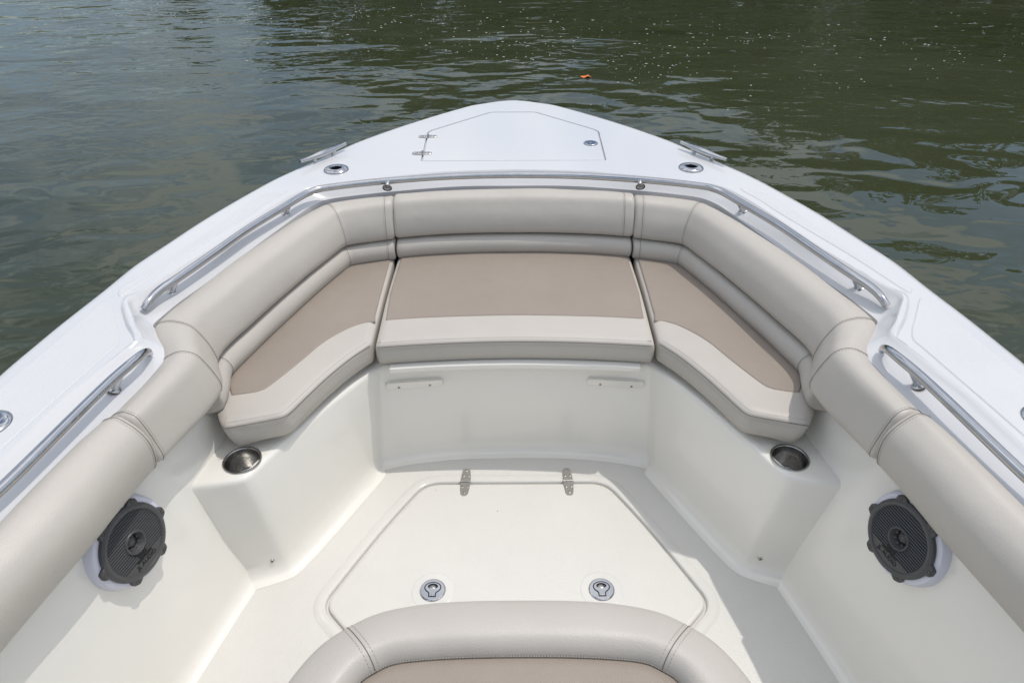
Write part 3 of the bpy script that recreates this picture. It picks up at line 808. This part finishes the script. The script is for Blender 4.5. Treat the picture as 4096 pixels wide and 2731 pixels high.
# --- seat cushions
ZT = .480
def seat(name, label, outline, insert, lipline, s, radii, group):
    root = cushion_root(name, label, 'cushion', [V(p.x, p.y, .383) for p in outline], s, group)
    o = rpoly(outline, radii, 6)
    o = ccw(clean(resample(o + [o[0]], 260)))
    mb = MB(); mb.prism(o, [(.030, .400), (.012, .401), (.004, .407), (-.001, .430), (-.001, .458), (.0005, .4685), (.0025, .4740), (.008, .4775), (.018, .4808), (.026, .4818)], bottom=True)
    for v in mb.v:
        w_ = max(0, min(1, (-.66 - v.x) / .08)) * max(0, min(1, (1.46 - v.y) / .08)); v.x += (.48 - v.z) * .30 * w_ * w_ * (3 - 2 * w_)
    mb.build('body', M_vinyl, root, side=s, sharp=70)
    q = ccw(resample(clean(insert) + [insert[0]], 160)[:-1]); mb = MB(); mb.prism(q, [(0, .4805), (.0015, .4832), (.0045, .4846)]); mb.build('seat_panel', M_tan, root, side=s, sharp=60)
    st = MB(); pts = resample(catmull(lipline, 6) if len(lipline) > 5 else lipline, 160)
    # the piped edge with a stitch line on either side
    tn = []
    for i in range(len(pts)):
        t = pts[min(len(pts)-1, i+1)] - pts[max(0, i-1)]; tn.append(V(t.y, -t.x, 0).normalized())
    if tn[80].y > 0: tn = [-t for t in tn]
    st.tube([V(p.x, p.y, .4712) + n * .0010 for p, n in zip(pts, tn)], .0011, 6, m=1)
    st.dashes([V(p.x, p.y, .4800) - n * .0105 for p, n in zip(pts, tn)]); st.dashes([V(p.x, p.y, .4600) + n * .0028 for p, n in zip(pts, tn)])
    st.build('stitching', [M_stitch, M_piping], root, side=s, smooth=False)
# in plan, port
sideO = [V(-.428,1.672,0), V(-.478,1.604,0), V(-.528,1.512,0), V(-.600,1.346,0), V(-.690,1.318,0), V(-.752,1.300,0), V(-.790,1.36,0), V(-.80,1.42,0), V(-.82,1.50,0), V(-.74,1.80,0), V(-.608,2.152,0), V(-.59,2.17,0), V(-.436,2.22,0), V(-.434,1.95,0)]
sideR = [.010, .05, .08, .020, .05, .02, .03, .03, .05, .2, .02, .02, .015, .2]
sideI = catmull([L(x, y, ZT + .004) for x, y in [(1502,1288),(1492,1286),(1470,1287),(1402,1308),(1300,1364),(1200,1446),(1116,1513),(1054,1557),(1000,1570),(925,1580)]], 4)
sideI += [V(-.79, 1.47, 0), V(-.80, 1.52, 0), V(-.725, 1.80, 0), V(-.60, 2.14, 0), V(-.585, 2.155, 0), V(-.446, 2.20, 0), V(-.443, 1.95, 0), V(-.440, 1.81, 0)]
sideLip = [V(-.434,1.665,0), V(-.478,1.604,0), V(-.528,1.512,0), V(-.565,1.428,0), V(-.592,1.364,0), V(-.602,1.349,0), V(-.618,1.340,0), V(-.690,1.318,0), V(-.748,1.302,0)]
for s in (1, -1):
    lab = 'angled seat cushion with tan top on the left of the bow seat' if s == 1 else 'angled seat cushion with tan top on the right of the bow seat'
    seat('seat_cushion', lab, sideO, sideI, sideLip, s, sideR, 'seat cushions round the bow seat')
cO = [V(-.417,1.655,0), V(-.30,1.668,0), V(-.15,1.679,0), V(0,1.683,0)]; cO = cO + [mir(p) for p in cO[-2::-1]] + [V(.425,1.95,0), V(.422,2.23,0), V(0,2.27,0), V(-.422,2.23,0), V(-.425,1.95,0)]
cI = [V(-.404,1.786,0), V(-.3,1.798,0), V(-.15,1.807,0), V(0,1.811,0)]; cI = catmull(cI + [mir(p) for p in cI[-2::-1]], 4) + [V(.413,1.95,0), V(.409,2.22,0), V(0,2.26,0), V(-.409,2.22,0), V(-.413,1.95,0)]
cL = catmull([V(-.409,1.656,0), V(-.30,1.668,0), V(-.15,1.679,0), V(0,1.683,0), V(.15,1.679,0), V(.30,1.668,0), V(.409,1.656,0)], 4)
seat('seat_cushion', 'wide middle seat cushion with tan top and grey front edge', cO, cI, cL, 1, [.010] + [.1]*5 + [.010] + [.1, .02, .1, .02, .1], 'seat cushions round the bow seat')
# --- lounge cushion on the console front
root = thing('lounge_cushion', 'large rounded grey and tan lounge cushion at the bottom edge, nearest the camera', 'cushion', (XC, .45, .40))
PR = [(.03, -.10), (.006, -.095), (0, -.07), (.004, -.035), (.03, -.008), (.12, .008), (.30, .021), (.50, .031), (.68, .036), (.82, .034), (.92, .024), (.98, .010), (1.0, -.004)]
def lo_ring(o, i_):
    d = (i_ - o); l = d.length; out = []
    for a, z in PR: out.append(V(o.x + d.x * (a if a > .02 or z > 0 else a), o.y + d.y * a, ZL + z))
    return out
secs = [catmull(lo_ring(o, i_), 3) for o, i_ in zip(LOf, LIf)]
mb = MB(); mb.loft(secs); mb.build('bolster', M_vinyl, root, sharp=80)
mb = MB(); q = clean(LIf); mb.prism(inset(ccw(q), .0015), [(0, ZL - .01), (.0, ZL + .0), (.004, ZL + .004), (.02, ZL + .0065), (.06, ZL + .008)]); mb.build('seat_panel', M_tan, root, sharp=60)
st = MB()
for i, sgn in ((31, 1), (len(secs) - 32, -1)):
    a = [p + V(0, 0, .0006) for p in secs[i][12:]]
    st.tube(resample(a, 30), .0009, 5, m=1)
    t = (secs[i + 1][20] - secs[i][20]).normalized()
    for g in (.008, -.008): st.dashes([p + t * g for p in a])
st.dashes([p + V(0, 0, .0009) for p in [r[12] for r in secs]], .006, .0035)
st.dashes([V(p.x, p.y, ZL + .003) for p in LIf], .005, .0035, .0009)
st.build('stitching', [M_stitch, M_piping], root, smooth=False)

# ================================================================== WATER
def build_water():
    m = bpy.data.materials.new('river_water'); m.use_nodes = True
    b = m.node_tree.nodes['Principled BSDF']
    b.inputs['Base Color'].default_value = (.040, .047, .024, 1); b.inputs['Roughness'].default_value = .025
    b.inputs['IOR'].default_value = 1.333
    tc = nn(m, 'ShaderNodeTexCoord'); prev = None
    def layer(sx, sy, rot, dist, detail=1.5, dis=.6, mask=None):
        nonlocal prev
        mp = nn(m, 'ShaderNodeMapping'); mp.inputs['Scale'].default_value = (sx, sy, 1); mp.inputs['Rotation'].default_value = (0, 0, R(rot))
        lk(m, tc.outputs['Object'], mp.inputs['Vector'])
        t = nn(m, 'ShaderNodeTexNoise', Scale=1.0, Detail=detail, Roughness=.45, Distortion=dis); lk(m, mp.outputs[0], t.inputs['Vector'])
        h = t.outputs['Fac']
        if mask:
            n2 = nn(m, 'ShaderNodeTexNoise', Scale=mask[0], Detail=2.0); lk(m, tc.outputs['Object'], n2.inputs['Vector'])
            mr = nn(m, 'ShaderNodeMapRange'); mr.inputs['From Min'].default_value = mask[1]; mr.inputs['From Max'].default_value = mask[2]
            lk(m, n2.outputs['Fac'], mr.inputs['Value'])
            mu = nn(m, 'ShaderNodeMath', operation='MULTIPLY'); lk(m, h, mu.inputs[0]); lk(m, mr.outputs[0], mu.inputs[1]); h = mu.outputs[0]
        bp = nn(m, 'ShaderNodeBump', Strength=1.0, Distance=dist); lk(m, h, bp.inputs['Height'])
        if prev: lk(m, prev.outputs[0], bp.inputs['Normal'])
        prev = bp
    layer(.55, .9, 8, .06, 1.0, .4)
    layer(1.7, 2.6, -18, .030, .6, .8, (.22, .30, .62))
    layer(4.2, 6.5, 20, .0105, .8, .8, (.30, .36, .60))
    layer(12.0, 26.0, 5, .0009, 2.0, .5, (.35, .48, .66))
    lk(m, prev.outputs[0], b.inputs['Normal'])
    n3 = nn(m, 'ShaderNodeTexNoise', Scale=.35, Detail=3.0); lk(m, tc.outputs['Object'], n3.inputs['Vector'])
    rp = nn(m, 'ShaderNodeValToRGB'); rp.color_ramp.elements[0].position = .3; rp.color_ramp.elements[1].position = .7
    rp.color_ramp.elements[0].color = (.036, .043, .020, 1); rp.color_ramp.elements[1].color = (.046, .053, .029, 1)
    lk(m, n3.outputs['Fac'], rp.inputs['Fac']); lk(m, rp.outputs[0], b.inputs['Base Color'])
    me = bpy.data.meshes.new('water'); S = 400
    me.from_pydata([(-S, -S, 0), (S, -S, 0), (S, S, 0), (-S, S, 0)], [], [(0, 1, 2, 3)]); me.materials.append(m)
    o = bpy.data.objects.new('water', me); C.objects.link(o); o.location.z = WATER_Z; o['kind'] = 'structure'
build_water()

# floating foam flecks, carried in drifts
m_foam = mat('foam', (.42, .45, .44), .6)
mb = MB(); rnd = random.Random(3)
def wpx(px, py):
    r = sight(px, py); k = (WATER_Z - EYE) / r.z; return r * k
drifts = [(1500,60,500,60,60),(1900,150,500,70,50),(2050,190,300,60,45),(2650,250,250,70,60),(3050,150,350,40,30),(3500,160,300,50,22),(3900,230,250,90,20),(2350,120,600,90,60),(700,60,700,60,60),(3300,330,500,80,25),(1300,140,300,60,30),(2500,420,500,120,18)]
for cx, cy, sx, sy, n in drifts:
    for _ in range(n):
        p = wpx(rnd.gauss(cx, sx * .5), max(-60, rnd.gauss(cy, sy * .6)))
        if p.y < 3.4: continue
        r = rnd.choice((.003, .004, .006, .010)) * (p.length / 8); k = 7; a0 = rnd.random() * 6; el = rnd.uniform(.8, 1.8)
        ring = [V(p.x - XC + el * r * math.cos(a0 + 2*math.pi*j/k) * rnd.uniform(.7, 1.2), p.y + r * math.sin(a0 + 2*math.pi*j/k) * rnd.uniform(.7, 1.2), WATER_Z + .001) for j in range(k)]
        b = len(mb.v); mb.add(ring + [V(p.x - XC, p.y, WATER_Z + .005)], [[j, (j + 1) % k, k] for j in range(k)])
fo = mb.build('foam', m_foam, None, org=V(0, 0, 0)); fo['kind'] = 'stuff'; fo['label'] = 'white foam flecks drifting on the water beyond the bow'; fo['category'] = 'foam'

# drifting leaf
p = wpx(2343, 311); mb = MB()
ol = [(-.062, .0), (-.045, .022), (-.02, .030), (.0, .018), (.02, .020), (.045, .012), (.066, .002), (.045, -.012), (.018, -.024), (-.005, -.026), (-.03, -.020), (-.05, -.012)]
ol = catmull([V(x, y, 0) for x, y in ol], 3, True)
def lz(x, y): return .006 + .012 * abs(y) / .03 + .010 * math.sin(x * 60)
vs = [V(p.x - XC + q.x, p.y + q.y * 1.6, WATER_Z + max(.003, lz(q.x, q.y))) for q in ol]; k = len(vs)
mid = [V(p.x - XC + q.x * .9, p.y, WATER_Z + max(.003, lz(q.x, 0) - .003)) for q in ol]
mb.loft([vs, mid], closed=True)
lf = mb.build('leaf', M_leaf, None, org=V(p.x, p.y, WATER_Z), sharp=80); tag(lf, 'small orange autumn leaf floating on the water beyond the bow', 'leaf')

# ================================================================== FAR BANK (above the frame; the water mirrors it)
me = MB(); 
bank = [V(-30, 34, 0), V(-10, 31, 0), V(10, 28, 0), V(30, 22, 0), V(45, 10, 0)]
bank = catmull(bank, 6)
me.loft([[V(q.x, q.y - 1.0, WATER_Z - .3) for q in bank], [V(q.x, q.y, WATER_Z + .5) for q in bank], [V(q.x * 1.1, q.y + 6, WATER_Z + 1.2) for q in bank], [V(q.x * 2, q.y + 60, WATER_Z + 1.5) for q in bank]])
bk = me.build('river_bank', M_bank, None, org=V(0, 0, 0), sharp=80); bk['kind'] = 'structure'
def tree_meshes(seed, h, w):
    rn = random.Random(seed)
    tm = MB(); tm.tube([V(0, 0, 0), V(.1, .05, h * .3), V(.05, 0, h * .6), V(0, .1, h * .85)], [h * .03, h * .024, h * .014, h * .005], 9)
    cl = []
    for k in range(9):
        a = rn.random() * 6.28; z = h * rn.uniform(.35, .7); l = w * rn.uniform(.5, .9)
        e = V(math.cos(a) * l, math.sin(a) * l, z + l * .5)
        tm.tube([V(0, 0, z), e * .5 + V(0, 0, z * .5), e], [h * .012, h * .008, h * .003], 6); cl.append(e)
    for k in range(46): cl.append(V(rn.gauss(0, w * .5), rn.gauss(0, w * .4), h * rn.uniform(.08, .98)))
    cm = MB()
    for c in cl:
        rad = w * rn.uniform(.22, .42)
        for _ in range(90):
            d = V(rn.gauss(0, 1), rn.gauss(0, 1), rn.gauss(0, .8)).normalized() * rad * rn.uniform(.4, 1.05)
            p_ = c + d; sz = rn.uniform(.18, .38); u = V(rn.gauss(0,1), rn.gauss(0,1), rn.gauss(0,1)).normalized(); v = u.cross(V(rn.gauss(0,1), rn.gauss(0,1), rn.gauss(0,1))).normalized()
            cm.add([p_ - u * sz, p_ + v * sz * .6, p_ + u * sz, p_ - v * sz * .6], [[0, 1, 2, 3]])
    return tm, cm
protos = []
spots = [(-15, 34.5, 2, .30), (-9.5, 33.5, 2, .55), (-5, 33, 0, .75), (-1.5, 32, 1, .75), (1, 33, 0, .7), (3, 32, 2, .75), (7, 31, 0, .85), (10.5, 30, 1, .85), (14, 29, 2, 1.05), (17.5, 27, 0, .9), (21, 24, 1, .85), (23.5, 21, 2, .9), (27, 19, 0, .75), (31, 17, 1, .7)]
kinds = ['tall broad', 'slender', 'low rounded']
for i, (x, y, k, sc) in enumerate(spots):
    lab = '%s green tree on the far river bank, mirrored in the water' % kinds[k]
    if len(protos) <= k:
        t = thing('tree', lab, 'tree', (0, 0, 0), 'trees on the far bank')
        tm, cm = tree_meshes(11 + k, (10, 11, 8)[k], (3.4, 2.6, 3.6)[k])
        XCs = XC
        a = tm.build('trunk', M_bark, t); b2 = cm.build('crown', M_fol, t, smooth=False, fixn=False)
        protos.append(t)
    else:
        t0 = protos[k]; t = t0.copy(); C.objects.link(t)
        for ch in t0.children:
            c = ch.copy(); C.objects.link(c); c.parent = t
    t['label'] = lab
    t.location = (x, y, WATER_Z + .6); t.rotation_euler.z = i * 1.3; t.scale = (sc, sc, sc)

# ================================================================== LIGHT, SKY, CAMERA
sun_dir = V(.335, .135, 1.0).normalized()
sl = bpy.data.lights.new('sun', 'SUN'); sl.energy = 2.0; sl.angle = R(.6); sl.color = (1.0, .955, .90)
so = bpy.data.objects.new('sun', sl); C.objects.link(so); so.rotation_euler = sun_dir.to_track_quat('Z', 'Y').to_euler(); so.location = (3, 1, 8)
w = bpy.data.worlds.new('World'); bpy.context.scene.world = w; w.use_nodes = True
nt = w.node_tree; bg = nt.nodes['Background']; sk = nt.nodes.new('ShaderNodeTexSky'); sk.sky_type = 'NISHITA'; sk.sun_disc = False
sk.sun_elevation = math.asin(sun_dir.z); sk.sun_rotation = math.atan2(sun_dir.x, sun_dir.y)
sk.air_density = 1.0; sk.dust_density = 1.5; sk.ozone_density = 1.0
# broken white cloud over the blue
tcw = nt.nodes.new('ShaderNodeTexCoord'); sx = nt.nodes.new('ShaderNodeSeparateXYZ'); nt.links.new(tcw.outputs['Generated'], sx.inputs[0])
zz_ = nt.nodes.new('ShaderNodeMath'); zz_.operation = 'ADD'; zz_.inputs[1].default_value = .22; zz_.use_clamp = False
mx0 = nt.nodes.new('ShaderNodeMath'); mx0.operation = 'MAXIMUM'; mx0.inputs[1].default_value = 0.0; nt.links.new(sx.outputs[2], mx0.inputs[0]); nt.links.new(mx0.outputs[0], zz_.inputs[0])
cxy = nt.nodes.new('ShaderNodeCombineXYZ')
for k_ in (0, 1):
    dv = nt.nodes.new('ShaderNodeMath'); dv.operation = 'DIVIDE'; nt.links.new(sx.outputs[k_], dv.inputs[0]); nt.links.new(zz_.outputs[0], dv.inputs[1]); nt.links.new(dv.outputs[0], cxy.inputs[k_])
cn = nt.nodes.new('ShaderNodeTexNoise'); cn.inputs['Scale'].default_value = 2.6; cn.inputs['Detail'].default_value = 7; cn.inputs['Roughness'].default_value = .55; cn.inputs['Distortion'].default_value = .3
nt.links.new(cxy.outputs[0], cn.inputs['Vector'])
cr_ = nt.nodes.new('ShaderNodeValToRGB'); cr_.color_ramp.elements[0].position = .44; cr_.color_ramp.elements[1].position = .53
cr_.color_ramp.elements[0].color = (0, 0, 0, 1); cr_.color_ramp.elements[1].color = (1, 1, 1, 1); nt.links.new(cn.outputs['Fac'], cr_.inputs['Fac'])
cm_ = nt.nodes.new('ShaderNodeMix'); cm_.data_type = 'RGBA'; nt.links.new(cr_.outputs['Color'], cm_.inputs[0]); nt.links.new(sk.outputs[0], cm_.inputs[6]); 
ce_ = nt.nodes.new('ShaderNodeMapRange'); ce_.inputs['From Min'].default_value = .12; ce_.inputs['From Max'].default_value = .70; nt.links.new(sx.outputs[2], ce_.inputs['Value'])
cc_ = nt.nodes.new('ShaderNodeMix'); cc_.data_type = 'RGBA'; nt.links.new(ce_.outputs[0], cc_.inputs[0]); cc_.inputs[6].default_value = (2.2, 2.9, 3.6, 1); cc_.inputs[7].default_value = (9.1, 9.3, 9.7, 1)
nt.links.new(cc_.outputs[2], cm_.inputs[7])
nt.links.new(cm_.outputs[2], bg.inputs['Color']); bg.inputs['Strength'].default_value = .15
cam = bpy.data.cameras.new('camera'); cam.lens = 24; cam.sensor_width = 36; cam.clip_start = .05; cam.clip_end = 2000
co = bpy.data.objects.new('camera', cam); C.objects.link(co)
f = V(0, math.cos(PITCH), -math.sin(PITCH)); r0 = V(1, 0, 0); u0 = V(0, math.sin(PITCH), math.cos(PITCH))
cr = r0 * math.cos(ROLL) - u0 * math.sin(ROLL); cu_ = r0 * math.sin(ROLL) + u0 * math.cos(ROLL)
co.matrix_world = Matrix(((cr.x, cu_.x, -f.x, 0), (cr.y, cu_.y, -f.y, 0), (cr.z, cu_.z, -f.z, EYE), (0, 0, 0, 1)))
sc = bpy.context.scene; sc.camera = co
sc.view_settings.view_transform = 'Standard'; sc.view_settings.look = 'None'; sc.view_settings.exposure = -.06; sc.view_settings.gamma = 1
sc.render.engine = 'CYCLES'; sc.cycles.max_bounces = 8
